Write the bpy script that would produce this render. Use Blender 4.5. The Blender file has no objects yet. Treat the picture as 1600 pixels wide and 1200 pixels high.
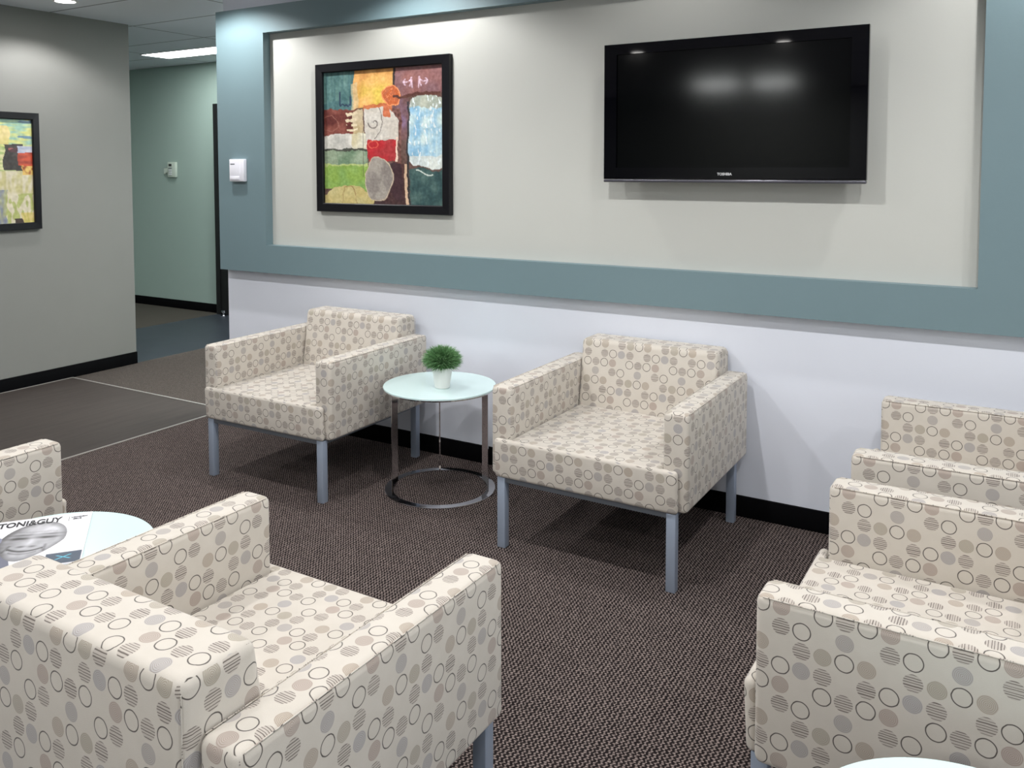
import bpy, bmesh, math, random
from mathutils import Vector, Matrix, noise
R = math.radians
random.seed(7)
S = bpy.context.scene
COL = S.collection

# ------------------------------------------------------------------ camera
cam_d = bpy.data.cameras.new('camera')
cam = bpy.data.objects.new('camera', cam_d); COL.objects.link(cam); S.camera = cam
FPX, CX, CY = 1356.0223, 764.1565, 340.5453
cam_d.sensor_fit = 'HORIZONTAL'; cam_d.sensor_width = 36.0
cam_d.lens = FPX / 1600 * 36
cam_d.shift_x = (800 - CX) / 1600
cam_d.shift_y = -(600 - CY) / 1600
cam_d.clip_start = .05
PITCH, ROLL, YAW = -.0573, -.0019, .5497
Rm = (Matrix.Rotation(YAW, 3, 'Z') @ Matrix.Rotation(math.pi/2 + PITCH, 3, 'X') @ Matrix.Rotation(ROLL, 3, 'Z'))
cam.matrix_world = Matrix.Translation((0, -3.6956, 1.5)) @ Rm.to_4x4()

# ------------------------------------------------------------------ world, exposure
w = bpy.data.worlds.new('world'); S.world = w; w.use_nodes = True
w.node_tree.nodes['Background'].inputs[0].default_value = (.80, .88, 1, 1)
w.node_tree.nodes['Background'].inputs[1].default_value = .3
S.view_settings.view_transform = 'Standard'
S.view_settings.look = 'None'
S.view_settings.exposure = 0.78
S.view_settings.gamma = 1.0
S.view_settings.use_curve_mapping = False

CEIL = 2.59
# ceiling spots (x, y, watts): the downlight grid, one lamp per ceiling bay; the weakest is added to brighten the upper wall
SPOTS = [(-5.32, -.27, 27), (-3.95, -.45, 34), (-2.60, -.45, 23), (-1.27, -.45, 3), (.10, -.45, 17),
         (-5.32, -1.64, 11), (-3.95, -1.64, 16), (-2.60, -1.64, 25), (-1.27, -1.64, 40), (.10, -1.64, 30), (1.45, -1.64, 24),
         (-3.95, -2.98, 11), (-2.60, -2.98, 11), (-1.27, -2.98, 14), (.10, -2.98, 16),
         (-3.12, -4.32, 24), (-1.78, -4.32, 24), (-.44, -4.32, 24)]
FILL = .65          # glow of the added fill pane in the right wall
SPOTC = (1.0, .99, .985)
TROFFERS = [(-6.595, 1.857, 1.2, .31, 13.0), (-3.42, -7.8, .55, .6, 30.0), (-2.72, -7.9, .5, .6, 30.0), (.6, -6.0, 1.2, .6, 7.0), (-7.9, -1.2, 1.2, .31, 30.0), (-3.4, 1.2, 1.2, .31, 55.0)]  # the last three are unseen panels added to fill lounge and hall

# ------------------------------------------------------------------ material helpers
def srgb(r, g, b):
    f = lambda c: ((c/255)/12.92 if c/255 <= .04045 else ((c/255+.055)/1.055)**2.4)
    return (f(r), f(g), f(b), 1)
class NT:
    def __init__(s, name):
        s.m = bpy.data.materials.new(name); s.m.use_nodes = True
        s.t = s.m.node_tree; s.b = s.t.nodes['Principled BSDF']
    def n(s, t): return s.t.nodes.new(t)
    def put(s, sock, v):
        if isinstance(v, bpy.types.NodeSocket): s.t.links.new(v, sock)
        else: sock.default_value = v
    def M(s, op, a, b=None, c=None):
        n = s.n('ShaderNodeMath'); n.operation = op
        for i, v in enumerate((a, b, c)):
            if v is not None: s.put(n.inputs[i], v)
        return n.outputs[0]
    def mix(s, f, a, b):
        n = s.n('ShaderNodeMix'); n.data_type = 'RGBA'
        s.put(n.inputs[0], f); s.put(n.inputs[6], a); s.put(n.inputs[7], b)
        return n.outputs[2]
    def noise(s, vec, scale, detail=2, rough=.5):
        n = s.n('ShaderNodeTexNoise'); s.put(n.inputs['Vector'], vec)
        n.inputs['Scale'].default_value = scale; n.inputs['Detail'].default_value = detail; n.inputs['Roughness'].default_value = rough
        return n.outputs[0]
    def coord(s, k='Object'): return s.n('ShaderNodeTexCoord').outputs[k]
    def sep(s, v):
        n = s.n('ShaderNodeSeparateXYZ'); s.put(n.inputs[0], v); return n.outputs
    def comb(s, x, y, z):
        n = s.n('ShaderNodeCombineXYZ')
        for i, v in enumerate((x, y, z)): s.put(n.inputs[i], v)
        return n.outputs[0]
    def bump(s, h, strength, dist):
        n = s.n('ShaderNodeBump'); n.inputs['Strength'].default_value = strength; n.inputs['Distance'].default_value = dist
        s.put(n.inputs['Height'], h); s.t.links.new(n.outputs[0], s.b.inputs['Normal'])
    def set(s, **k):
        names = dict(color='Base Color', rough='Roughness', metal='Metallic', spec='Specular IOR Level', coat='Coat Weight', coatr='Coat Roughness',
                     em='Emission Color', ems='Emission Strength', sheen='Sheen Weight', trans='Transmission Weight', ior='IOR')
        for a, v in k.items(): s.put(s.b.inputs[names[a]], v)
        return s.m
def plain(name, col, rough=.5, metal=0, spec=.5, wob=0.0, **k):
    t = NT(name)
    if wob:
        f = t.noise(t.coord(), 6, 3)
        c2 = tuple(x*(1-wob) for x in col[:3]) + (1,)
        c = t.mix(f, col, c2)
        t.bump(t.noise(t.coord(), 180, 2), .08, .002)
    else: c = col
    return t.set(color=c, rough=rough, metal=metal, spec=spec, **k)
def emit(name, col, st):
    t = NT(name); return t.set(color=col, em=col, ems=st, rough=.5)

M_white = plain('white_paint', srgb(226, 230, 240), .55, wob=.03)
M_recess = plain('warm_grey_paint', srgb(194, 195, 189), .6, wob=.03)
M_teal = plain('teal_paint', srgb(112, 134, 140), .5, wob=.04)
M_grey = plain('grey_paint', srgb(127, 127, 123), .6, wob=.05)
M_green = plain('pale_green_paint', srgb(162, 182, 174), .55, wob=.04)
M_black = plain('black_vinyl', srgb(4, 4, 6), .8, spec=.1)
M_door = plain('door_black', srgb(20, 20, 22), .4)
M_strip = plain('aluminium_strip', srgb(190, 185, 180), .35, metal=.6)
M_steel = plain('grey_steel', srgb(162, 174, 192), .42, metal=.35)
M_rail = plain('rail_steel', srgb(110, 116, 124), .45, metal=.4)
M_chrome = plain('chrome', srgb(225, 225, 228), .07, metal=1.0)
M_cloth = plain('black_cloth', srgb(22, 22, 22), .95)
M_pot = plain('white_ceramic', srgb(226, 228, 224), .3, wob=.02)
M_plas = plain('white_plastic', srgb(232, 232, 240), .35)
M_plas2 = plain('ivory_plastic', srgb(196, 208, 196), .4)
M_dark = plain('dark_plastic', srgb(30, 34, 36), .35)
M_frame = plain('black_lacquer', srgb(12, 12, 17), .4, spec=.3)
M_lens = emit('lamp_lens', (1, .97, .93, 1), 14)
M_fill = emit('fill_glow', (.90, .96, 1, 1), FILL)
M_trim = plain('lamp_trim', srgb(235, 235, 235), .4)
M_screen = plain('tv_screen', srgb(4, 5, 6), .10, spec=.28)
M_bezel = plain('tv_gloss', srgb(4, 4, 8), .035, spec=.42)
M_silver = plain('tv_silver', srgb(92, 92, 100), .3, metal=.6)
M_logo = plain('logo_silver', srgb(210, 210, 212), .4)
M_paper = plain('paper_edge', srgb(225, 225, 228), .7)
M_soil = plain('soil', srgb(50, 60, 40), .9)
M_ink = plain('ink', srgb(28, 30, 34), .5)
M_navy = plain('navy_print', srgb(52, 66, 84), .4)
M_cyan = plain('cyan_print', srgb(90, 190, 215), .4)
M_exit = plain('exit_green', srgb(20, 60, 42), .4)
M_exitl = emit('exit_pictogram', (.9, .8, 1, 1), 9)

def glass_mat():
    t = NT('frosted_glass')
    return t.set(color=srgb(208, 232, 232), rough=.16, spec=.6, coat=.3, coatr=.05)
M_glass = glass_mat()

def leaf_mat():
    t = NT('grass_leaf')
    oi = t.coord('Object')
    f = t.noise(oi, 60, 2)
    c = t.mix(f, srgb(48, 96, 60), srgb(134, 180, 118))
    return t.set(color=c, rough=.55)
M_leaf = leaf_mat()

def fabric_mat():
    t = NT('circle_fabric')
    uv = t.n('ShaderNodeUVMap').outputs[0]
    u, v, _ = t.sep(uv)
    P = .0398
    # slight weave wobble
    wob = t.noise(uv, 90, 1)
    wob = t.M('MULTIPLY', t.M('SUBTRACT', wob, .5), .035)
    us = t.M('ADD', t.M('DIVIDE', u, P), wob); vs = t.M('ADD', t.M('DIVIDE', v, P), wob)
    ci = t.M('FLOOR', us); cj = t.M('FLOOR', vs)
    lx = t.M('SUBTRACT', t.M('SUBTRACT', us, ci), .5); ly = t.M('SUBTRACT', t.M('SUBTRACT', vs, cj), .5)
    mi = t.M('FLOORED_MODULO', ci, 5.0); mj = t.M('FLOORED_MODULO', cj, 4.0)
    idx = t.M('ADD', mi, t.M('MULTIPLY', mj, 5.0))
    fac = t.M('DIVIDE', t.M('ADD', idx, .5), 20.0)
    cols = ['CSR-', '-RDS', 'SB-R', 'GSR-', 'R-SB']     # by column, rows k = 0..3
    tints = {'C': srgb(172, 158, 142), 'D': srgb(170, 153, 144), 'G': srgb(167, 160, 144), 'B': srgb(162, 161, 165),
             'S': srgb(168, 157, 149), 'R': (.8, .8, .8, 1), '-': (.8, .8, .8, 1)}
    masks = {'C': (0, 0, 1, 1), 'D': (0, 0, 1, 1), 'G': (0, 0, 1, 1), 'B': (0, 0, 1, 1), 'S': (0, 1, 0, 1), 'R': (1, 0, 0, 1), '-': (0, 0, 0, 1)}
    def ramp(table):
        r = t.n('ShaderNodeValToRGB'); r.color_ramp.interpolation = 'CONSTANT'
        t.put(r.inputs[0], fac)
        el = r.color_ramp.elements
        seq = []
        for j in range(4):
            for i in range(5): seq.append(table[cols[i][j]])
        el[0].position = 0; el[0].color = seq[0]
        el[1].position = 1/20; el[1].color = seq[1]
        for k in range(2, 20):
            e = el.new(k/20); e.color = seq[k]
        return r.outputs[0]
    mk = t.n('ShaderNodeSeparateColor'); t.put(mk.inputs[0], ramp(masks))
    mR, mS, mC = mk.outputs
    tint = ramp(tints)
    # per cell tint variation
    cellv = t.n('ShaderNodeTexWhiteNoise'); cellv.noise_dimensions = '2D'; t.put(cellv.inputs['Vector'], t.comb(ci, cj, 0))
    tint = t.mix(t.M('MULTIPLY', cellv.outputs[0], .45), tint, srgb(172, 163, 152))
    r = t.M('SQRT', t.M('ADD', t.M('MULTIPLY', lx, lx), t.M('MULTIPLY', ly, ly)))
    disc = t.M('MULTIPLY', t.M('SUBTRACT', .445, r), 40.0)
    disc = t.M('MINIMUM', t.M('MAXIMUM', disc, 0.0), 1.0)
    ring = t.M('SUBTRACT', 1.0, t.M('MULTIPLY', t.M('ABSOLUTE', t.M('SUBTRACT', r, .425)), 26.0))
    ring = t.M('MINIMUM', t.M('MAXIMUM', t.M('MULTIPLY', ring, 1.7), 0.0), 1.0)
    # stripes along u, uneven
    sn = t.noise(t.comb(t.M('MULTIPLY', ci, 3.1), t.M('MULTIPLY', vs, 4.0), 0), 1.7, 1)
    st = t.M('SINE', t.M('ADD', t.M('MULTIPLY', ly, 50.0), t.M('MULTIPLY', sn, 5.0)))
    st = t.M('MINIMUM', t.M('MAXIMUM', t.M('MULTIPLY', t.M('SUBTRACT', st, .35), 2.6), 0.0), 1.0)
    conc = t.M('SINE', t.M('MULTIPLY', r, 85.0))
    conc = t.M('MINIMUM', t.M('MAXIMUM', conc, 0.0), 1.0)
    brown = srgb(46, 38, 36)
    base0 = srgb(204, 197, 187)
    fz = t.noise(uv, 22, 3)
    base = t.mix(fz, base0, srgb(194, 187, 176))
    c = t.mix(t.M('MULTIPLY', t.M('MULTIPLY', disc, mC), .68), base, tint)
    c = t.mix(t.M('MULTIPLY', t.M('MULTIPLY', disc, t.M('MULTIPLY', mC, conc)), .5), c, srgb(122, 106, 94))
    c = t.mix(t.M('MULTIPLY', t.M('MULTIPLY', disc, mS), .42), c, tint)
    c = t.mix(t.M('MULTIPLY', t.M('MULTIPLY', disc, t.M('MULTIPLY', mS, st)), .78), c, srgb(68, 56, 52))
    c = t.mix(t.M('MULTIPLY', ring, t.M('MULTIPLY', mR, .9)), c, brown)
    ob = t.coord()
    t.bump(t.M('ADD', t.noise(ob, 900, 2), t.M('MULTIPLY', t.noise(ob, 14, 2), 6.0)), .22, .0022)
    return t.set(color=c, rough=.93, spec=.2, sheen=.25)
M_fab = fabric_mat()

def carpet_mat(name, c0, c1, sc=.0125, con=1.0):
    t = NT(name)
    ob = t.coord(); x, y, _ = t.sep(ob)
    jit = t.M('ADD', t.M('MULTIPLY', t.M('SUBTRACT', t.noise(ob, 150, 2), .5), .9), t.M('MULTIPLY', t.M('SUBTRACT', t.noise(ob, 25, 1), .5), .8))
    yv = t.M('DIVIDE', y, sc)
    tri = t.M('PINGPONG', yv, .5)
    uu = t.M('ADD', t.M('ADD', t.M('DIVIDE', x, sc*.86), t.M('MULTIPLY', tri, .9)), jit)
    fr = t.M('ABSOLUTE', t.M('SUBTRACT', t.M('FRACT', uu), .5))
    ln = t.M('MINIMUM', t.M('MAXIMUM', t.M('MULTIPLY', t.M('SUBTRACT', .30, fr), 5.0), 0.0), 1.0)
    bead = t.M('ADD', .62, t.M('MULTIPLY', t.M('COSINE', t.M('MULTIPLY', yv, 12.566)), .38))
    br = t.M('MULTIPLY', ln, bead)
    br = t.M('MULTIPLY', br, t.M('ADD', .2, t.M('MULTIPLY', t.noise(ob, 330, 2), 1.5)))
    c = t.mix(t.M('MINIMUM', t.M('MULTIPLY', br, con), 1.0), c0, c1)
    t.bump(br, .6, .004)
    return t.set(color=c, rough=.95, spec=.15)
M_carpet = carpet_mat('brown_carpet', srgb(30, 24, 24), srgb(165, 149, 143), .0155)
M_carpet2 = carpet_mat('hall_carpet', srgb(56, 51, 48), srgb(140, 130, 122), .0155, .8)
M_carpet3 = plain('far_carpet', srgb(66, 62, 54), .95, wob=.12)

def wood_mat():
    t = NT('dark_vinyl_plank')
    ob = t.coord(); x, y, _ = t.sep(ob)
    v = t.comb(t.M('MULTIPLY', x, 9.0), t.M('MULTIPLY', y, .9), 0)
    f = t.noise(v, 3.0, 6, .65)
    f2 = t.noise(t.comb(t.M('MULTIPLY', x, 60.0), t.M('MULTIPLY', y, 3.0), 0), 2.0, 3)
    c = t.mix(f, srgb(44, 38, 36), srgb(84, 76, 72))
    c = t.mix(t.M('MULTIPLY', f2, .4), c, srgb(48, 43, 41))
    return t.set(color=c, rough=.55, spec=.3)
M_wood = wood_mat()
def slate_mat():
    t = NT('slate_vinyl'); ob = t.coord()
    c = t.mix(t.noise(ob, 5, 5, .6), srgb(36, 41, 50), srgb(60, 66, 74))
    return t.set(color=c, rough=.4, spec=.4)
M_slate = slate_mat()
def ceil_mat():
    t = NT('ceiling_tile')
    ob = t.coord(); x, y, _ = t.sep(ob)
    def line(c, off, per, wd):
        q = t.M('FRACT', t.M('DIVIDE', t.M('SUBTRACT', c, off), per))
        q = t.M('MINIMUM', q, t.M('SUBTRACT', 1.0, q))
        return t.M('LESS_THAN', q, wd/per)
    l = t.M('MAXIMUM', line(x, -5.83, 1.31, .007), line(y, -.075, .68, .007))
    c = t.mix(l, srgb(224, 228, 236), srgb(128, 132, 138))
    sp = t.noise(ob, 260, 2)
    t.bump(sp, .15, .002)
    return t.set(color=c, rough=.9, spec=.15)
M_ceil = ceil_mat()
def attr_mat(name, rough, coat, coatr=.06):
    t = NT(name); a = t.n('ShaderNodeAttribute'); a.attribute_name = 'paint'
    return t.set(color=a.outputs[0], rough=rough, coat=coat, coatr=coatr)
M_art = attr_mat('glazed_print', .5, 1.0, .02)
M_cover = attr_mat('magazine_print', .45, .3, .2)

# ------------------------------------------------------------------ mesh helpers
def link(name, bm, mats, parent=None, smooth=True, kind=None, loc=None, rotz=None):
    me = bpy.data.meshes.new(name); bm.normal_update(); bm.to_mesh(me); bm.free()
    for m in (mats if isinstance(mats, (list, tuple)) else [mats]): me.materials.append(m)
    if smooth:
        for p in me.polygons: p.use_smooth = True
        try: me.set_sharp_from_angle(angle=R(35))
        except Exception: pass
    o = bpy.data.objects.new(name, me); COL.objects.link(o)
    if parent: o.parent = parent
    if loc: o.location = loc
    if rotz is not None: o.rotation_euler.z = rotz
    if kind: o['kind'] = kind
    return o
def thing(name, label, cat, loc=(0, 0, 0), rotz=0, group=None):
    o = bpy.data.objects.new(name, None); COL.objects.link(o)
    o.empty_display_size = .1; o.location = loc; o.rotation_euler = (0, 0, rotz)
    o['label'] = label; o['category'] = cat
    if group: o['group'] = group
    return o
def tag(o, label, cat, group=None):
    o['label'] = label; o['category'] = cat
    if group: o['group'] = group
    return o
def box(bm, x0, x1, y0, y1, z0, z1, bev=0, seg=2, mi=0):
    vs = [bm.verts.new((x, y, z)) for x in (x0, x1) for y in (y0, y1) for z in (z0, z1)]
    F = [(0, 1, 3, 2), (4, 6, 7, 5), (0, 4, 5, 1), (2, 3, 7, 6), (0, 2, 6, 4), (1, 5, 7, 3)]
    fs = [bm.faces.new([vs[i] for i in f]) for f in F]
    for f in fs: f.material_index = mi
    if bev:
        es = {e for f in fs for e in f.edges}
        bmesh.ops.bevel(bm, geom=list(es), offset=bev, segments=seg, profile=.5, affect='EDGES', clamp_overlap=True)
    return vs
def bx(*a, **k):
    bm = bmesh.new(); box(bm, *a, **k); return bm
def prism(pts, axis, a0, a1, bev=0, seg=3):
    """closed outline pts (2D) extruded along axis"""
    bm = bmesh.new()
    def mk(p, a):
        if axis == 'z': return (p[0], p[1], a)
        if axis == 'x': return (a, p[0], p[1])
        return (p[0], a, p[1])
    A = [bm.verts.new(mk(p, a0)) for p in pts]; B = [bm.verts.new(mk(p, a1)) for p in pts]
    n = len(pts)
    bm.faces.new(A); bm.faces.new(B)
    for i in range(n): bm.faces.new((A[i], A[(i+1) % n], B[(i+1) % n], B[i]))
    bmesh.ops.recalc_face_normals(bm, faces=bm.faces)
    if bev: bmesh.ops.bevel(bm, geom=list(bm.edges), offset=bev, segments=seg, profile=.5, affect='EDGES', clamp_overlap=True)
    return bm
def lathe(prof, n=48, cx=0, cy=0):
    bm = bmesh.new(); rings = []
    for r, z in prof:
        if r < 1e-6: rings.append([bm.verts.new((cx, cy, z))])
        else: rings.append([bm.verts.new((cx+r*math.cos(2*math.pi*i/n), cy+r*math.sin(2*math.pi*i/n), z)) for i in range(n)])
    for a, b in zip(rings, rings[1:]):
        for i in range(n):
            j = (i+1) % n
            if len(a) == 1 and len(b) == 1: continue
            if len(a) == 1: bm.faces.new((a[0], b[i], b[j]))
            elif len(b) == 1: bm.faces.new((a[i], a[j], b[0]))
            else: bm.faces.new((a[i], a[j], b[j], b[i]))
    bmesh.ops.recalc_face_normals(bm, faces=bm.faces)
    return bm
def quad(bm, pts, mi=0):
    f = bm.faces.new([bm.verts.new(p) for p in pts]); f.material_index = mi; return f
def add_uv(o, du=0, dv=0):
    """box-projected cloth coordinates in metres; v grows downward on upright faces"""
    me = o.data; uv = me.uv_layers.new(name='UVMap')
    for p in me.polygons:
        n = p.normal; ax = max(range(3), key=lambda i: abs(n[i])*(1.15 if i == 2 else 1))
        for li in p.loop_indices:
            c = me.vertices[me.loops[li].vertex_index].co
            if ax == 0: q = (c.y + .379 + .008, .568 - c.z)
            elif ax == 1: q = (c.x + .403 + .006, .568 - c.z)
            else: q = (c.x + .403 + .012, c.y + .379)
            uv.data[li].uv = (q[0]+du, q[1]+dv)
def text_mesh(body, size, extr=.0004, shear=0):
    cu = bpy.data.curves.new('t', 'FONT'); cu.body = body; cu.size = size; cu.extrude = extr; cu.shear = shear
    cu.offset = size*.022; cu.align_x = 'CENTER'; cu.align_y = 'CENTER'
    ob = bpy.data.objects.new('t', cu); COL.objects.link(ob)
    dg = bpy.context.evaluated_depsgraph_get(); dg.update()
    me = bpy.data.meshes.new_from_object(ob.evaluated_get(dg))
    bpy.data.objects.remove(ob); bpy.data.curves.remove(cu)
    return me
def text_obj(name, body, size, mat, parent, M, sx=1, sy=1, bold=0):
    me = text_mesh(body, size)
    xs = [v.co.x for v in me.vertices]; 
    me.transform(Matrix.Diagonal((sx, sy, 1, 1)))
    me.transform(M); me.materials.clear(); me.materials.append(mat)
    o = bpy.data.objects.new(name, me); COL.objects.link(o)
    if parent: o.parent = parent
    return o

# ------------------------------------------------------------------ the room
XL, XR, YB, YF = -9.5, 2.6, 2.48, -9.0      # hall end, right wall, hall wall, wall behind the camera
WX, WE = -5.80, .544                          # grey partition face and its end
BB = .09
bm = bmesh.new()
def fl(x0, x1, y0, y1, mi): quad(bm, [(x0, y0, 0), (x1, y0, 0), (x1, y1, 0), (x0, y1, 0)], mi)
fl(-4.18, XR, YF, 0, 0); fl(-5.80, -4.18, YF, 0, 1); fl(-5.78, XR, 0, YB, 2)
fl(-5.80, -5.78, 0, YB, 2)
fl(-7.05, -5.80, YF, YB, 3); fl(XL, -7.05, YF, YB, 4)
link('floor', bm, [M_carpet, M_wood, M_carpet2, M_slate, M_carpet3], smooth=False, kind='structure')
link('trim_1', bx(-4.188, -4.174, YF, 0, 0, .003), M_strip, kind='structure')
link('trim_2', bx(-5.80, -4.174, -.007, .007, 0, .003), M_strip, kind='structure')
link('trim_3', bx(-5.792, -5.783, YF, 0, 0, .004), M_strip, kind='structure')
link('ceiling', bx(XL-.1, XR+.1, YF-.1, YB+.1, CEIL, CEIL+.08), M_ceil, smooth=False, kind='structure')
# main wall: a stub that ends at x = -4.15 (behind it the hall runs on)
link('wall_back', bx(-4.15, XR+.1, 0, .12, 0, CEIL), M_white, smooth=False, kind='structure')
# teal frame standing proud of it
PT = -.06; zb, zt = .889, 2.436; rl, rr = -3.757, -.125; rz0, rz1 = 1.053, 2.283
bm = bmesh.new()
for a in ((-4.15, rl, zb, zt), (rr, XR, zb, zt), (rl, rr, zb, rz0), (rl, rr, rz1, zt)):
    box(bm, a[0], a[1], PT, 0, a[2], a[3])
bmesh.ops.remove_doubles(bm, verts=bm.verts, dist=1e-5)
seen = {}
for f in list(bm.faces):
    k = tuple(round(c, 4) for c in f.calc_center_median())
    seen.setdefault(k, []).append(f)
link('wall_panel_trim', bm, M_teal, smooth=False, kind='structure').name = 'trim_4'
link('wall_panel_back', bx(rl, rr, -.006, .0, rz0, rz1), M_recess, smooth=False, kind='structure').name = 'trim_5'
link('baseboard_back', bx(-4.15, XR, -.014, 0, 0, BB, bev=.002), M_black, kind='structure')
link('wall_left', bx(WX-.12, WX, YF, WE, 0, CEIL), M_grey, smooth=False, kind='structure')
link('baseboard_left', bx(WX, WX+.014, YF, WE, 0, BB, bev=.002), M_black, kind='structure')
link('wall_hall', bx(XL, XR, YB, YB+.1, 0, CEIL), M_green, smooth=False, kind='structure')
link('baseboard_hall', bx(XL, -7.04, YB-.014, YB, 0, BB, bev=.002), M_black, kind='structure')
link('wall_hall_end', bx(XL-.1, XL, YF, YB, 0, CEIL), M_green, smooth=False, kind='structure').name = 'wall_far_left'
# right wall with an invented window, its glowing pane added as ambient fill
def wall_with_fill_window(name, wname, horizontal, c0, a0, a1, w0, w1, z0, z1, mat):
    # horizontal: wall runs along x at y=c0 ; else runs along y at x=c0
    bm = bmesh.new(); e = -.1 if horizontal else .1
    def B(p0, p1, q0, q1, d0=0, d1=e):
        lo, hi = min(c0+d0, c0+d1), max(c0+d0, c0+d1)
        if horizontal: box(bm, p0, p1, lo, hi, q0, q1)
        else: box(bm, lo, hi, p0, p1, q0, q1)
    B(a0, w0, 0, CEIL); B(w1, a1, 0, CEIL); B(w0, w1, 0, z0); B(w0, w1, z1, CEIL)
    link(name, bm, mat, smooth=False, kind='structure')
    bm = bmesh.new(); n = 4
    for k in range(n+1):
        p = w0+(w1-w0)*k/n; B(max(w0, p-.025), min(w1, p+.025), z0, z1, e*.1, e*.7)
    B(w0, w1, z0, z0+.04, e*.1, e*.7); B(w0, w1, z1-.04, z1, e*.1, e*.7)
    f = link(wname, bm, M_trim, smooth=False, kind='structure')
    bm = bmesh.new(); B(w0, w1, z0, z1, e*.55, e*.6)
    link('fill_pane', bm, M_fill, f, smooth=False)
wall_with_fill_window('wall_right', 'fill_window', False, XR, YF, YB, -7.6, -1.2, .35, 2.45, M_recess)
link('wall_front', bx(XL, XR, YF-.1, YF, 0, CEIL), M_grey, smooth=False, kind='structure')
# black door in the hall wall
d = link('door_1', bx(-6.99, -6.09, YB-.05, YB-.002, .008, 2.11), M_door, smooth=False, kind='structure')
link('door_frame', prism([(-7.05, 0), (-6.99, 0), (-6.99, 2.11), (-6.09, 2.11), (-6.09, 0), (-6.03, 0), (-6.03, 2.16), (-7.05, 2.16)], 'y', YB-.06, YB-.001), M_door, d, smooth=False)
hb = lathe([(0, 0), (.02, 0), (.02, .012), (.009, .014), (.009, .05), (.02, .052), (.02, .06), (0, .06)], 20)
link('door_handle', hb, M_chrome, d, loc=(-6.16, YB-.11, 1.0)).rotation_euler = (R(-90), 0, 0)
# chrome door stop on the hall floor
st = lathe([(0, 0), (.03, 0), (.03, .006), (.012, .01), (.012, .03), (.022, .034), (.024, .05), (.018, .058), (0, .06)], 24)
tag(link('door_stop', st, M_chrome, loc=(-6.90, YB-.10, 0)), 'small chrome door stop on the hall floor before the black door', 'door stop')

# ------------------------------------------------------------------ lamps
def downlight(x, y, wt, label):
    t = thing('downlight', label, 'ceiling light', (x, y, CEIL), 0, 'round downlights in the ceiling')
    link('trim_ring', lathe([(.062, 0), (.082, 0), (.082, -.004), (.064, -.008), (.060, -.004), (.062, 0)], 40), M_trim, t)
    link('lens', lathe([(0, -.003), (.061, -.003)], 40), M_lens, t)
    return t
where = {(-5.32, -.27): 'round downlight close to the grey wall, above the abstract picture at the left edge'}
lab = 'round recessed white downlight in the ceiling above the seating, outside the picture'
first = None
for x, y, wt in SPOTS:
    l = where.get((x, y), lab)
    if first is None: first = downlight(x, y, wt, l); t = first
    else:
        t = first.copy(); COL.objects.link(t); t.location = (x, y, CEIL); t['label'] = l
        for ch in first.children:
            c = ch.copy(); COL.objects.link(c); c.parent = t
    ld = bpy.data.lights.new('spot', 'SPOT'); ld.energy = wt*.92; ld.color = SPOTC
    near = y > -.5; ld.spot_size = R(142 if near else 158); ld.spot_blend = .4 if near else .5; ld.shadow_soft_size = .03
    lo = bpy.data.objects.new('downlight_beam', ld); COL.objects.link(lo); lo.location = (x, y, CEIL-.02)
tl = ['long bright fluorescent panel in the hall ceiling', 'bright ceiling panel far behind the camera, left of two', 'bright ceiling panel far behind the camera, right of two',
      'added ceiling fill panel behind the camera near the right wall', 'added ceiling fill panel in the corridor behind the grey wall', 'added ceiling fill panel hidden in the hall behind the television wall',
      'bright ceiling panel behind the camera, nearer row, left', 'bright ceiling panel behind the camera, nearer row, middle']
for i, (x, y, lx, ly, st) in enumerate(TROFFERS):
    t = thing('ceiling_light', tl[i], 'ceiling light', (x, y, CEIL), 0)
    link('diffuser', bx(-lx/2, lx/2, -ly/2, ly/2, -.004, 0), emit('lit_panel', (.97, 1, .98, 1), st), t, smooth=False)
    bm = bmesh.new(); e = .012
    for a in ((-lx/2-e, lx/2+e, -ly/2-e, -ly/2), (-lx/2-e, lx/2+e, ly/2, ly/2+e), (-lx/2-e, -lx/2, -ly/2, ly/2), (lx/2, lx/2+e, -ly/2, ly/2)):
        box(bm, *a, -.006, 0)
    link('frame', bm, M_trim, t, smooth=False)
# exit sign hanging behind the camera, seen mirrored in the picture's glass
t = thing('exit_sign', 'hanging exit sign with running figures and arrows, mirrored in the glass of the abstract picture', 'sign', (-5.63, -4.03, 2.44))
link('housing', bx(-.2, .2, -.02, .02, -.11, .11, bev=.006), M_exit, t)
link('hanger', bx(-.01, .01, -.01, .01, .11, .15), M_trim, t)
bm = bmesh.new()
def figure(bm, cx, s):
    P = lambda pts: quad(bm, [(cx+s*x, .0215, z) for x, z in pts]) if s > 0 else quad(bm, [(cx+s*x, .0215, z) for x, z in reversed(pts)])
    P([(-.012, .035), (.008, .035), (.008, .055), (-.012, .055)])
    P([(-.016, -.02), (.012, -.02), (.016, .03), (-.012, .03)])
    P([(-.02, -.07), (-.006, -.065), (.0, -.02), (-.014, -.02)]); P([(.0, -.02), (.012, -.02), (.032, -.045), (.024, -.055)])
    P([(.014, .025), (.012, .012), (.036, .0), (.04, .01)])
def arrow(bm, cx, s):
    P = lambda pts: quad(bm, [(cx+s*x, .0215, z) for x, z in pts])
    P([(-.035, -.007), (.02, -.007), (.02, .007), (-.035, .007)])
    P([(.0, .04), (.035, .0), (.022, .0), (-.012, .032)]); P([(.0, -.04), (.035, .0), (.022, .0), (-.012, -.032)])
bm.free()
for fn_, nm, cx_, sg_ in ((figure, 'running_figure', .055, 1), (figure, 'running_figure', -.055, -1), (arrow, 'arrow', .14, 1), (arrow, 'arrow', -.14, -1)):
    bm = bmesh.new(); fn_(bm, cx_, sg_); link(nm, bm, M_exitl, t, smooth=False)

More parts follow.
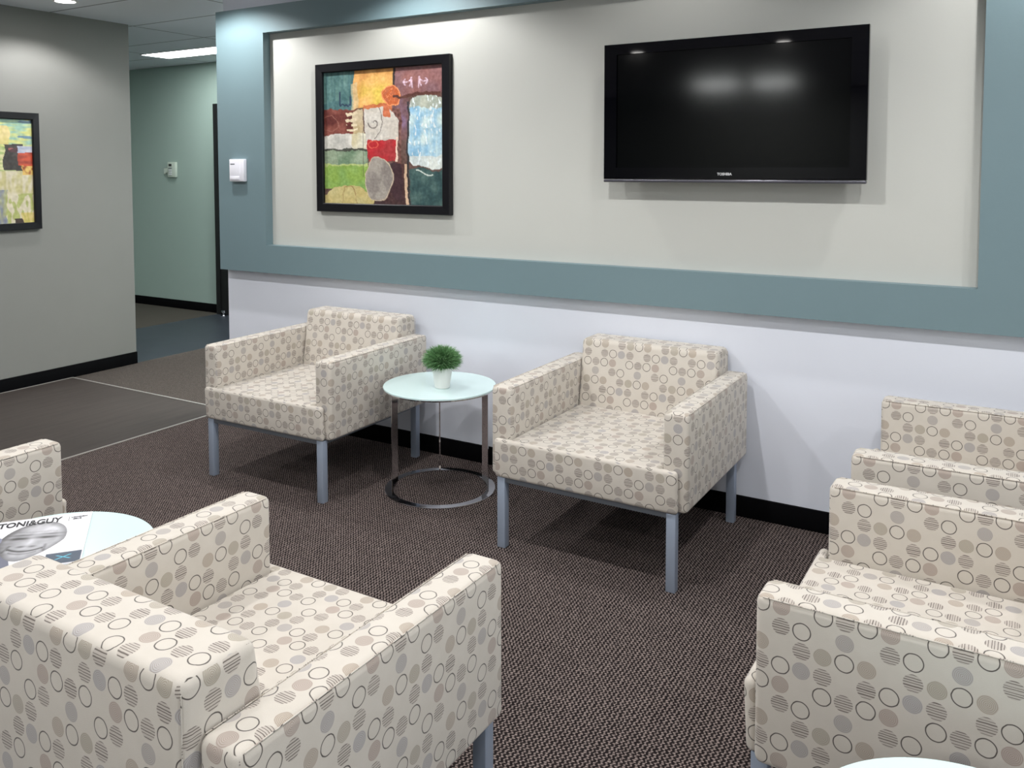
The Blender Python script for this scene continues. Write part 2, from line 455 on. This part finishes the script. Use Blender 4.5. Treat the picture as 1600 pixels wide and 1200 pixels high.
# ------------------------------------------------------------------ armchairs
W, DP, T, HZ, HA, HS, LIP, HB, TB, BP, BS = .806, .758, .092, .285, .640, .440, .031, .735, .156, .028, .016
WS = .374
def make_chair(label):
    t = thing('armchair', label, 'armchair', (0, 0, 0), 0, 'patterned lounge armchairs')
    f = -DP/2; b = DP/2; wi = W/2-T
    pts = [(-WS, f-LIP), (WS, f-LIP), (WS, f-.002), (wi-.002, f-.002), (wi-.002, b-TB), (-wi+.002, b-TB), (-wi+.002, f-.002), (-WS, f-.002)]
    # seat: T shaped cushion with a rounded lip, slightly crowned top
    bm = prism(pts, 'z', HZ, HS, bev=.016, seg=4)
    s = link('seat', bm, M_fab, t); 
    for v in s.data.vertices:
        if v.co.z > HS-.03:
            q = max(0, 1-(v.co.x/WS)**2)
            v.co.z += .004*q
        if v.co.y < f-.002 and v.co.z < HZ+.03: v.co.y += .006
    add_uv(s, .013, .021)
    for sx in (-1, 1):
        bm = bx(min(sx*wi, sx*W/2), max(sx*wi, sx*W/2), f, b, HZ, HA, bev=.017, seg=4)
        a = link('armrest', bm, M_fab, t); add_uv(a)
        # stitched seam along the outer and inner top edge
        for xe in (sx*W/2, sx*wi):
            bm = bmesh.new()
            sgn = 1 if (xe > sx*(W/2-T/2)) else -1
            xs = xe - sgn*.0035
            box(bm, xs-.0012, xs+.0012, f+.014, b-.014, HA-.0048, HA-.0022, bev=.0008, seg=1)
            sm = link('seam', bm, M_fab, a); add_uv(sm, .03, .02)
    # wedge backrest between the arms
    y0, y1 = b+BP-TB, b+BP
    pts = [(y1, HZ+.02), (y1, HB), (y0, HB), (b-TB-BS, HS-.01), (b-TB-BS, HZ+.02)]
    bm = prism(pts, 'x', -wi+.001, wi-.001, bev=.021, seg=4)
    k = link('backrest', bm, M_fab, t); add_uv(k, .004, .012)
    for xs in (-wi+.004, wi-.004):
        bm = bmesh.new()
        box(bm, xs-.0012, xs+.0012, y1-.006, y1-.0035, HZ+.05, HB-.02, bev=.0008, seg=1)
        sm = link('seam', bm, M_fab, k); add_uv(sm)
    # steel under frame, legs, gussets
    bm = bmesh.new(); li = .054; z0, z1 = HZ-.02, HZ-.001
    x_ = W/2-li; ya = f+.003; yb = b-.039
    for a in ((-x_-.015, x_+.015, ya-.012, ya+.012), (-x_-.015, x_+.015, yb-.012, yb+.012), (-x_-.012, -x_+.012, ya, yb), (x_-.012, x_+.012, ya, yb)):
        box(bm, *a, z0, z1)
    link('seat_frame', bm, M_rail, t, smooth=False)
    link('dust_cover', bx(-W/2+.03, W/2-.03, f+.02, b-.02, HZ-.004, HZ+.004), M_cloth, t, smooth=False)
    for sx in (-1, 1):
        for yy in (ya, yb):
            link('leg', bx(sx*x_-.0175, sx*x_+.0175, yy-.0175, yy+.0175, 0, z1, bev=.003), M_steel, t)
        bm = prism([(yb-.012, z0-.045), (yb+.03, z1), (yb-.012, z1)], 'x', sx*x_-.004, sx*x_+.004)
        link('gusset', bm, M_rail, t, smooth=False)
    return t
chairs = [
    (-2.9952, -.4530, .0148, 'patterned armchair against the white wall left of the potted plant'),
    (-1.3632, -.4204, -.0082, 'patterned armchair against the white wall beneath the television, facing us'),
    (-1.3529, -2.4648, 3.1363, 'large patterned armchair in the foreground seen from behind, right of the magazine'),
    (-2.9621, -2.4791, 3.1447, 'patterned armchair cut by the left edge, only its arm showing behind the magazine'),
    (-.0484, -1.5643, -1.5886, 'nearest patterned armchair at the right edge, facing left, its seat in view'),
    (-.0378, -.5382, -1.5619, 'farther patterned armchair at the right edge, in the corner by the white wall'),
]
proto = None
def copy_tree(o, parent=None):
    c = o.copy(); COL.objects.link(c); c.parent = parent
    for ch in list(o.children): copy_tree(ch, c)
    return c
for x, y, r, l in chairs:
    if proto is None: proto = make_chair(l); t = proto
    else: t = copy_tree(proto); t['label'] = l
    t.location = (x, y, 0); t.rotation_euler = (0, 0, r)

# ------------------------------------------------------------------ side tables
TR, TH = .263, .494
def bar_leg(ang):
    """flat bar standing radially, foot curving inward onto the ring"""
    ro, ri = .252, .222
    prof = [(ri, TH-.012), (ro, TH-.012), (ro, .028), (ro-.004, .014), (ro-.014, .006), (ro-.03, .004), (ro-.03, .010), (ro-.034, .016), (ri, .030)]
    bm = bmesh.new(); h = .003
    A = [bm.verts.new((p[0], -h, p[1])) for p in prof]; B = [bm.verts.new((p[0], h, p[1])) for p in prof]
    n = len(prof); bm.faces.new(A); bm.faces.new(list(reversed(B)))
    for i in range(n): bm.faces.new((A[i], A[(i+1) % n], B[(i+1) % n], B[i]))
    bmesh.ops.recalc_face_normals(bm, faces=bm.faces)
    bmesh.ops.rotate(bm, verts=bm.verts, cent=(0, 0, 0), matrix=Matrix.Rotation(ang, 3, 'Z'))
    return bm
def make_table(label):
    t = thing('side_table', label, 'side table', (0, 0, 0), 0, 'round glass side tables')
    link('tabletop', lathe([(0, TH-.010), (TR-.003, TH-.010), (TR, TH-.008), (TR, TH-.002), (TR-.002, TH), (0, TH)], 96), M_glass, t)
    link('support_ring', lathe([(.222, TH-.016), (.256, TH-.016), (.256, TH-.0105), (.222, TH-.0105), (.222, TH-.016)], 96), M_chrome, t)
    link('base_ring', lathe([(.224, 0), (.258, 0), (.259, .001), (.259, .007), (.258, .008), (.224, .008), (.224, 0)], 96), M_chrome, t)
    for a in (125, 245, 5): link('leg', bar_leg(R(a)), M_chrome, t, smooth=False)
    return t
tabs = [(-2.2849, -.4098, 'round glass side table with chrome legs carrying the potted plant'),
        (-2.1618, -2.3956, 'round glass side table under the magazine at the left'),
        (-.012, -2.335, 'round glass side table cut by the bottom right edge of the picture')]
proto = None
for x, y, l in tabs:
    if proto is None: proto = make_table(l); t = proto
    else: t = copy_tree(proto); t['label'] = l
    t.location = (x, y, 0)

# ------------------------------------------------------------------ potted plant
t = thing('potted_plant', 'small green grass ball plant in a white tapered pot on the glass table', 'plant', (-2.241, -.452, TH))
link('pot', lathe([(0, 0), (.030, 0), (.034, .003), (.047, .090), (.048, .097), (.045, .098), (.043, .09), (0, .088)], 40), M_pot, t)
link('soil', lathe([(0, .0895), (.0425, .0895)], 24), M_soil, t)
bm = bmesh.new(); rnd = random.Random(3)
for i in range(2600):
    th = rnd.uniform(0, 2*math.pi); ph = math.acos(rnd.uniform(-.62, 1))
    d = Vector((math.sin(ph)*math.cos(th), math.sin(ph)*math.sin(th), math.cos(ph)))
    L = rnd.uniform(.8, 1.03)
    tip = Vector((d.x*.099*L, d.y*.099*L, .130 + d.z*.072*L)) + Vector([rnd.uniform(-.006, .006) for _ in range(3)])
    c0 = Vector((0, 0, .118)); q = rnd.uniform(.25, .62); base = c0.lerp(tip, q)
    if base.z < .094: base.z = .094
    mid = base.lerp(tip, .55) + Vector((rnd.uniform(-.006, .006), rnd.uniform(-.006, .006), rnd.uniform(0, .007)))
    sd = d.cross(Vector((rnd.uniform(-1, 1), rnd.uniform(-1, 1), rnd.uniform(-1, 1)))).normalized()*rnd.uniform(.0011, .0019)
    v = [bm.verts.new(p) for p in (base-sd, base+sd, mid+sd*.9, tip, mid-sd*.9)]
    bm.faces.new((v[0], v[1], v[2], v[4])); bm.faces.new((v[4], v[2], v[3]))
bmesh.ops.create_icosphere(bm, subdivisions=2, radius=.052, matrix=Matrix.Translation((0, 0, .128)) @ Matrix.Diagonal((1, 1, .8, 1)))
link('foliage', bm, M_leaf, t, smooth=False)

# ------------------------------------------------------------------ painted pictures
def vn(x, y, s=1, seed=0): return noise.noise(Vector((x*s, y*s, seed*7.3)))
def L3(a, b, t):
    t = max(0, min(1, t)); return tuple(a[i]*(1-t)+b[i]*t for i in range(3))
def paint_grid(w, h, nx, ny, fn):
    me = bpy.data.meshes.new('canvas')
    vs = []; fs = []
    for j in range(ny+1):
        for i in range(nx+1): vs.append((w*(i/nx-.5), 0, h*(.5-j/ny)))
    for j in range(ny):
        for i in range(nx):
            a = j*(nx+1)+i; fs.append((a, a+nx+1, a+nx+2, a+1))
    me.from_pydata(vs, [], fs)
    ca = me.color_attributes.new('paint', 'FLOAT_COLOR', 'POINT')
    buf = []
    for j in range(ny+1):
        for i in range(nx+1):
            r, g, b = fn(i/nx, j/ny); buf += srgb(max(0, min(255, r)), max(0, min(255, g)), max(0, min(255, b)))
    ca.data.foreach_set('color', buf)
    return me
def art_main(u0, v0):
    u = u0 + .022*vn(u0, v0, 7, 1) + .008*vn(u0, v0, 28, 2); v = v0 + .024*vn(u0, v0, 7, 3) + .012*vn(u0, v0, 28, 4)
    n1 = vn(u0, v0, 13, 5); n2 = vn(u0*1.0, v0*1.0, 45, 6); n3 = vn(u0*9, v0, 6, 8); g = 14*n1 + 18*n2 + 12*vn(u0, v0, 95, 12) - 4
    def ell(cx, cy, rx, ry): return ((u-cx)/rx)**2 + ((v-cy)/ry)**2
    c = (104, 78, 70)
    if u < .262 and v < .31: c = L3((66, 108, 110), (92, 130, 124), .5+n3)
    if u < .262 and .235 < v < .31: c = L3((90, 138, 134), (70, 110, 112), .5+n1*2)
    if abs(u0-.145) < .006 and .15 < v0 < .255 or (abs(v0-.245+.03*vn(u0, 0, 40, 1)) < .006 and .14 < u0 < .23) or (abs(u0-.235) < .006 and .19 < v0 < .26): c = (30, 52, 84)
    if .262 <= u < .60 and v < .285:
        c = L3((236, 206, 90), (222, 160, 88), (ell(.46, .19, .19, .15)))
        c = L3(c, (240, 186, 110), .35+n1)
    if .25 < u < .30 and .1 < v < .30: c = L3(c, (214, 192, 150), .7)
    if u >= .60 and v < .20: c = L3((160, 110, 104), (128, 92, 96), .5+n1+.6*(v-.1)*5)
    if .594 < u < .612 and v < .17: c = (48, 36, 34)
    if .60 <= u < .73 and .2 <= v < .52: c = L3((140, 112, 138), (112, 78, 78), .4+n1*1.4+(.35-v))
    if .58 <= u < .66 and .28 <= v < .72: c = L3((100, 62, 54), (140, 98, 90), .4+n2)
    if .35 < u < .60 and .265 < v < .31: c = (206, 118, 70)
    if u < .30 and .285 < v < .485: 
        c = L3((104, 44, 38), (132, 70, 58), .4+n1*1.5)
        if abs(ell(.06, .39, .07, .06)-1) < .10: c = (150, 98, 84)
    if .265 <= u < .345 and .30 < v < .60: c = L3((214, 196, 164), (182, 160, 116), .4+n1)
    if .19 < u < .30 and .29 < v < .47 and (int((v+.004*n2)*46) % 2 == 0) and u > .20+.10*abs(n1): c = (230, 214, 182)
    if u < .27 and .475 < v < .585: c = L3((196, 194, 186), (216, 212, 202), .5+n1)
    if .25 <= u < .40 and .475 < v < .585: c = L3((232, 228, 208), (206, 196, 160), .4+n1)
    if u < .40 and .583 < v < .600: c = (74, 76, 66)
    if u < .38 and .600 <= v < .705: c = L3((120, 146, 118), (150, 166, 140), .4+n1 if u > .11 else 1.0)
    if u < .375 and .700 < v < .72: c = (186, 200, 130)
    if u < .375 and .715 <= v < .90: c = L3((150, 182, 88), (122, 160, 84), .4+n1)
    if v > .83 and ell(.22, 1.08, .26, .22) < 1:
        c = L3((212, 200, 144), (196, 178, 116), .5+n1)
        if abs(ell(.22, 1.02, .07, .16)-1) < .07: c = (170, 140, 90)
    if .355 < u < .635 and .29 < v < .53 and ell(.47, .45, .175, .20) < 1:
        c = L3((222, 216, 206), (198, 190, 178), .4+n1)
        d = math.hypot(u0-.44, (v0-.395)); a = math.atan2(v0-.395, u0-.44)
        if abs(d-(.026+.008*a)) < .005 or abs(ell(.40, .38, .10, .13)-1) < .06 and u > .43: c = (128, 120, 112)
    if .365 < u < .625 and .515 < v < .685 and v > .50 + .06*(u-.36) and u > .35+.25*(v-.5):
        c = L3((196, 40, 50), (168, 44, 48), .5+n1*1.5)
        if abs(ell(.43, .55, .05, .03)-1) < .2: c = (230, 110, 90)
    if .613 < u < .628 and .5 < v < .69: c = (236, 210, 190)
    if .44 < u < .70 and v >= .70: c = L3((84, 52, 50), (58, 38, 42), .5+n1)
    if ell(.625, .83, .045, .14) < 1 and v > .7: c = L3((72, 44, 52), (60, 34, 40), .5+n2)
    e = ell(.475, .815, .115, .155)
    if e < 1: c = L3((178, 170, 160), (132, 124, 118), .45+n1*1.3+n2*.9)
    elif e < 1.12: c = (206, 188, 164)
    if .688 < u < .712 and v > .70: c = (222, 190, 160)
    e = ell(.585, .195, .08, .075)
    if e < 1: c = L3((206, 104, 52), (182, 92, 54), .5+n2*1.4)
    if .82 < e < 1.05 or abs(n2) < .03 and e < 1: c = (236, 150, 96)
    if .51 < u < .58 and .26 < v < .36 and e > 1: c = (204, 112, 72)
    if u > .725 and .215 < v < .735 and ((u-.9)/.19)**4 + ((v-.475)/.255)**4 < 1:
        c = L3((150, 196, 224), (206, 224, 222), .45+n1+.5*n3+(u-.8))
        if v < .30: c = L3(c, (176, 176, 156), .8)
        if v > .64: c = L3(c, (224, 226, 218), .8)
        if vn(u0*3, v0, 26, 11) > .36: c = (232, 240, 240)
    if u > .73 and v >= .74: c = L3((46, 78, 80), (70, 98, 94), .4+n1+.6*n3)
    if .712 < u < .728 and v > .25: c = (44, 42, 46)
    if abs(v0-.765-.02*math.sin(u0*30)) < .005 and .78 < u0 < .92: c = (206, 216, 206)
    if u > .6 and .195 < v < .215 and u < .98: c = (92, 52, 42)
    if abs(u0-.345) < .0025 and .45 < v0 < .8: c = (90, 84, 70)
    return (c[0]+g, c[1]+g, c[2]+g)
def art_left(u0, v0):
    # u0: 0 left .. 1 right; the visible strip is u0 > .68
    u = u0 + .03*vn(u0, v0*2, 5, 21); v = v0 + .02*vn(u0*.5, v0, 9, 22)
    n1 = vn(u0*.6, v0*2.2, 16, 23); n2 = vn(u0*2.5, v0*.8, 14, 24); n3 = vn(u0, v0, 40, 25)
    c = (205, 190, 150)
    if v < .26:
        c = L3((150, 186, 168), (206, 206, 130), .45+1.7*n1+(v-.1)*3)
        if vn(u0*.7, v0*3, 9, 26) > .16 and u > .75: c = (110, 140, 158)
    elif v < .5: c = L3((216, 206, 160), (156, 176, 110), .4+1.5*n1)
    else: c = L3((206, 196, 172), (176, 166, 116), .4+1.4*n2)
    if u < .80 and .06 < v < .24: c = L3((226, 206, 150), (206, 190, 120), .5+n2)
    if .76 < u < .93 and .235 < v < .495: c = L3((44, 40, 40), (66, 56, 52), .5+n1)
    if .79 < u < .90 and .27 < v < .31: c = (160, 90, 90) if n1 > 0 else (70, 40, 44)
    if u >= .885 and .31 < v < .45: c = L3((190, 74, 44), (150, 52, 34), .5+1.6*n1)
    if u >= .88 and .255 < v <= .31: c = L3((150, 160, 186), (190, 190, 200), .5+n1)
    if u > .90 and .45 < v < .53: c = L3((150, 80, 40), (206, 170, 90), .5+2*n3)
    if v > .72 and u > .72 and n2 > -.05: c = L3(c, (150, 160, 84), .7)
    if u < .77 and .68 < v: c = L3((128, 132, 150), (156, 156, 120), .5+n2*1.6)
    if .83 < u < .90 and .955 < v: c = (56, 40, 34)
    if v > .9 and u > .9: c = L3(c, (206, 180, 90), .6)
    g = 16*n3+10*n2
    return (c[0]+g, c[1]+g, c[2]+g)
def picture(name, label, w, h, fw, fn, loc, rotz, nx, ny):
    """origin: centre of the back plane, facing local -y"""
    t = thing(name, label, 'picture', loc, rotz)
    D = .034
    for nm, pts in (('frame', None),):
        bm = bmesh.new()
        a, b_, c_, d_ = -w/2, w/2, -h/2, h/2
        O = [(a, c_), (b_, c_), (b_, d_), (a, d_)]; I = [(a+fw, c_+fw), (b_-fw, c_+fw), (b_-fw, d_-fw), (a+fw, d_-fw)]
        layers = [(O, 0), (O, -D+.004), ([(x*(1-.006/w), z*(1-.006/h)) for x, z in O], -D), ([(x*(1+.01/w), z*(1+.01/h)) for x, z in I], -D+.002), (I, -D+.006), (I, -.008)]
        V = [[bm.verts.new((x, y, z)) for x, z in P] for P, y in layers]
        for A, B in zip(V, V[1:]):
            for i in range(4): bm.faces.new((A[i], A[(i+1) % 4], B[(i+1) % 4], B[i]))
        bm.faces.new(V[0])
        bmesh.ops.recalc_face_normals(bm, faces=bm.faces)
        link('frame', bm, M_frame, t, smooth=False)
    me = paint_grid(w-2*fw, h-2*fw, nx, ny, fn); me.materials.append(M_art)
    o = bpy.data.objects.new('canvas', me); COL.objects.link(o); o.parent = t; o.location = (0, -.014, 0)
    return t
picture('framed_picture', 'square black framed abstract picture of orange, red and pale blue patches, left of the television', .903, .818, .048, art_main,
        (-2.9275, -.006, 1.6685), 0, 250, 230)
picture('framed_picture', 'framed abstract picture of yellow and green strokes on the grey wall', .9, .793, .047, art_left,
        (WX+.002, -.20-.45, 1.485), R(90), 200, 150)

# ------------------------------------------------------------------ television
TX0, TX1, TZ0, TZ1, TY = -1.592, -.504, 1.437, 2.042, -.12
t = thing('television', 'black wall mounted flat television, switched off', 'television', ((TX0+TX1)/2, -.006, (TZ0+TZ1)/2))
hw, hh = (TX1-TX0)/2, (TZ1-TZ0)/2; yf = TY+.006
link('housing', bx(-hw+.02, hw-.02, yf+.02, yf+.075, -hh+.02, hh-.02, bev=.012), M_dark, t)
link('wall_mount', bx(-.2, .2, yf+.07, 0, -.14, .14, bev=.003), M_dark, t)
bm = bmesh.new(); sw, sz0, sz1 = .489, -hh+.058, hh-.040
O = [(-hw, -hh+.014), (hw, -hh+.014), (hw, hh), (-hw, hh)]; I = [(-sw, sz0), (sw, sz0), (sw, sz1), (-sw, sz1)]
def scl(P, d): return [(x-math.copysign(d, x), z-math.copysign(d, z)) for x, z in P]
lay = [(O, yf+.03), (O, yf+.004), (scl(O, .004), yf), (scl(I, -.006), yf), (I, yf+.004), (I, yf+.008)]
V = [[bm.verts.new((x, y, z)) for x, z in P] for P, y in lay]
for A, B in zip(V, V[1:]):
    for i in range(4): bm.faces.new((A[i], A[(i+1) % 4], B[(i+1) % 4], B[i]))
bmesh.ops.recalc_face_normals(bm, faces=bm.faces)
link('bezel', bm, M_bezel, t, smooth=False)
# slim lipped edge above the screen that catches the ceiling lights
link('screen', bx(-sw-.002, sw+.002, yf+.007, yf+.012, sz0-.002, sz1+.002), M_screen, t, smooth=False)
link('lower_strip', bx(-hw, hw, yf+.001, yf+.03, -hh, -hh+.013, bev=.004), M_silver, t)
text_obj('logo', 'TOSHIBA', .0148, M_logo, t, Matrix.Translation((0.0, yf-.0006, -hh+.036)) @ Matrix.Rotation(R(90), 4, 'X'), sx=1.0)

# ------------------------------------------------------------------ small wall devices
t = thing('thermostat', 'white wall sensor box on the teal panel left of the picture', 'thermostat', (-3.968, PT, 1.490))
link('body', bx(-.060, .062, -.026, 0, -.066, .066, bev=.004), M_plas, t)
link('cover', bx(-.054, .034, -.029, -.025, -.058, .060, bev=.0015), M_plas, t)
link('vent_slot', bx(-.046, -.010, -.0296, -.0285, .034, .040), M_rail, t, smooth=False)
link('lower_flap', bx(-.050, .030, -.0315, -.028, -.056, -.036, bev=.001), M_plas, t)
t = thing('alarm_keypad', 'pale keypad with a small dark display on the green hall wall', 'keypad', (-7.747, YB, 1.490))
link('body', bx(-.064, .064, -.03, 0, -.080, .082, bev=.006), M_plas2, t)
link('display', bx(-.040, .006, -.0315, -.029, .036, .062), M_dark, t, smooth=False)
for i in range(4):
    link('button_row', bx(-.044, .010, -.0325, -.029, .012-.022*i, .021-.022*i, bev=.002), M_plas if i else M_rail, t)
link('side_bracket', prism([(-.064, .02), (-.13, .02), (-.14, .01), (-.14, -.05), (-.12, -.05), (-.118, -.036), (-.064, -.036)], 'y', -.016, 0, bev=.002, seg=1), M_plas2, t)

# ------------------------------------------------------------------ magazine
MW, MH = .245, .345
ang = math.atan2(.78, .626)
TRc = Vector((-2.288, -2.183)); rv = Vector((math.cos(ang), math.sin(ang))); uv_ = Vector((-rv.y, rv.x))
cc = TRc - rv*MW/2 - uv_*MH/2
def cover_fn(a, b):
    # a: 0 left..1 right, b: 0 top..1 bottom ; metres from the right edge and top
    x = (1-a)*MW; d = b*MH
    n = vn(x, d, 60, 31)
    bg = (228, 227, 232)
    # head: wide tilted oval
    cx, cy = .138, .165
    X = (cx-x); Y = d-cy
    r = R(10); X, Y = X*math.cos(r)+Y*math.sin(r), -X*math.sin(r)+Y*math.cos(r)
    rx = .083 if Y < 0 else .083-.25*Y*.9
    ry = .128 if Y < 0 else .125
    q = (X/rx)**2+(Y/ry)**2
    if d > .235 and x > .165 and q > 1:
        return (96, 98, 116) if x > .17+.2*(.30-d) else bg
    ear = ((X+.088)/.012)**2+((Y-.0)/.03)**2 < 1
    if ear: return (122, 124, 146)
    if q < 1:
        sh = 166 - 130*max(0, q-.6) - 60*max(0, -X/.09-.1) + 18*n
        def e(px, py, sx, sy): return math.exp(-((X-px)/sx)**2-((Y-py)/sy)**2)
        sh += 30*e(.02, -.075, .05, .03)
        sh -= 120*e(-.034, -.018, .024, .007) + 120*e(.036, -.020, .024, .007)      # eyes
        sh -= 60*e(-.036, -.040, .030, .005) + 60*e(.038, -.042, .028, .005)      # brows
        sh -= 70*e(-.014, .036, .010, .006) + 70*e(.014, .036, .010, .006)        # nostrils
        sh += 30*e(.0, .01, .008, .03)
        my = .066 - .016*min(1, (X/.04)**2)
        if abs(X) < .045: sh -= 110*math.exp(-((Y-my)/.0045)**2)
        my2 = .082 - .016*min(1, (X/.04)**2)
        if abs(X) < .035: sh -= 40*math.exp(-((Y-my2)/.004)**2)
        sh -= 45*math.exp(-((abs(X)-.048-.15*(Y-.05))/.004)**2)*(1 if .025 < Y < .07 else 0)
        sh -= 30*(1 if abs(Y+.06-.0*X) < .0015 and abs(X) < .05 else 0)
        sh = max(36, min(226, sh))
        return (sh, sh*1.0, sh*1.03)
    return bg
t = thing('magazine', 'magazine with a grey portrait on its white cover, lying on the left glass table', 'magazine', (cc.x, cc.y, TH+.0003), ang)
link('pages', bx(-MW/2, MW/2, -MH/2, MH/2, 0, .0055, bev=.0012), M_paper, t)
me = paint_grid(MW, MH, 190, 260, cover_fn); me.transform(Matrix.Rotation(R(-90), 4, 'X')); me.materials.append(M_cover)
for v in me.vertices: v.co.z = .0062
o = bpy.data.objects.new('cover', me); COL.objects.link(o); o.parent = t
cover = o
FLAT = lambda x, d, z=.0068: Matrix.Translation((MW/2-x, MH/2-d, z))
text_obj('title', 'TONI&GUY', .036, M_ink, cover, FLAT(.158, .036), sx=.86, sy=1.35)
text_obj('subtitle', 'LONDON', .0095, M_ink, cover, FLAT(.032, .030), sx=1)
text_obj('subtitle', 'ISSUE', .0095, M_ink, cover, FLAT(.037, .043), sx=1)
link('divider', bx(MW/2-.059, MW/2-.058, MH/2-.052, MH/2-.022, .0062, .0070), M_ink, cover, smooth=False)
bm = bmesh.new(); quad(bm, [(MW/2-.088, MH/2-.272, .0068), (MW/2-.088, MH/2-.34, .0068), (MW/2-.003, MH/2-.34, .0068), (MW/2-.003, MH/2-.272, .0068)])
bd = link('corner_band', bm, M_navy, cover, smooth=False)
bm = bmesh.new()
for a, b in (((-.062, -.290), (-.028, -.315)), ((-.028, -.290), (-.062, -.315))):
    (x0, y0), (x1, y1) = a, b; X = MW/2; Y = MH/2
    quad(bm, [(X+x0-.003, Y+y0, .0072), (X+x1-.003, Y+y1, .0072), (X+x1+.003, Y+y1, .0072), (X+x0+.003, Y+y0, .0072)])
bmesh.ops.recalc_face_normals(bm, faces=bm.faces)
link('band_mark', bm, M_cyan, cover, smooth=False)
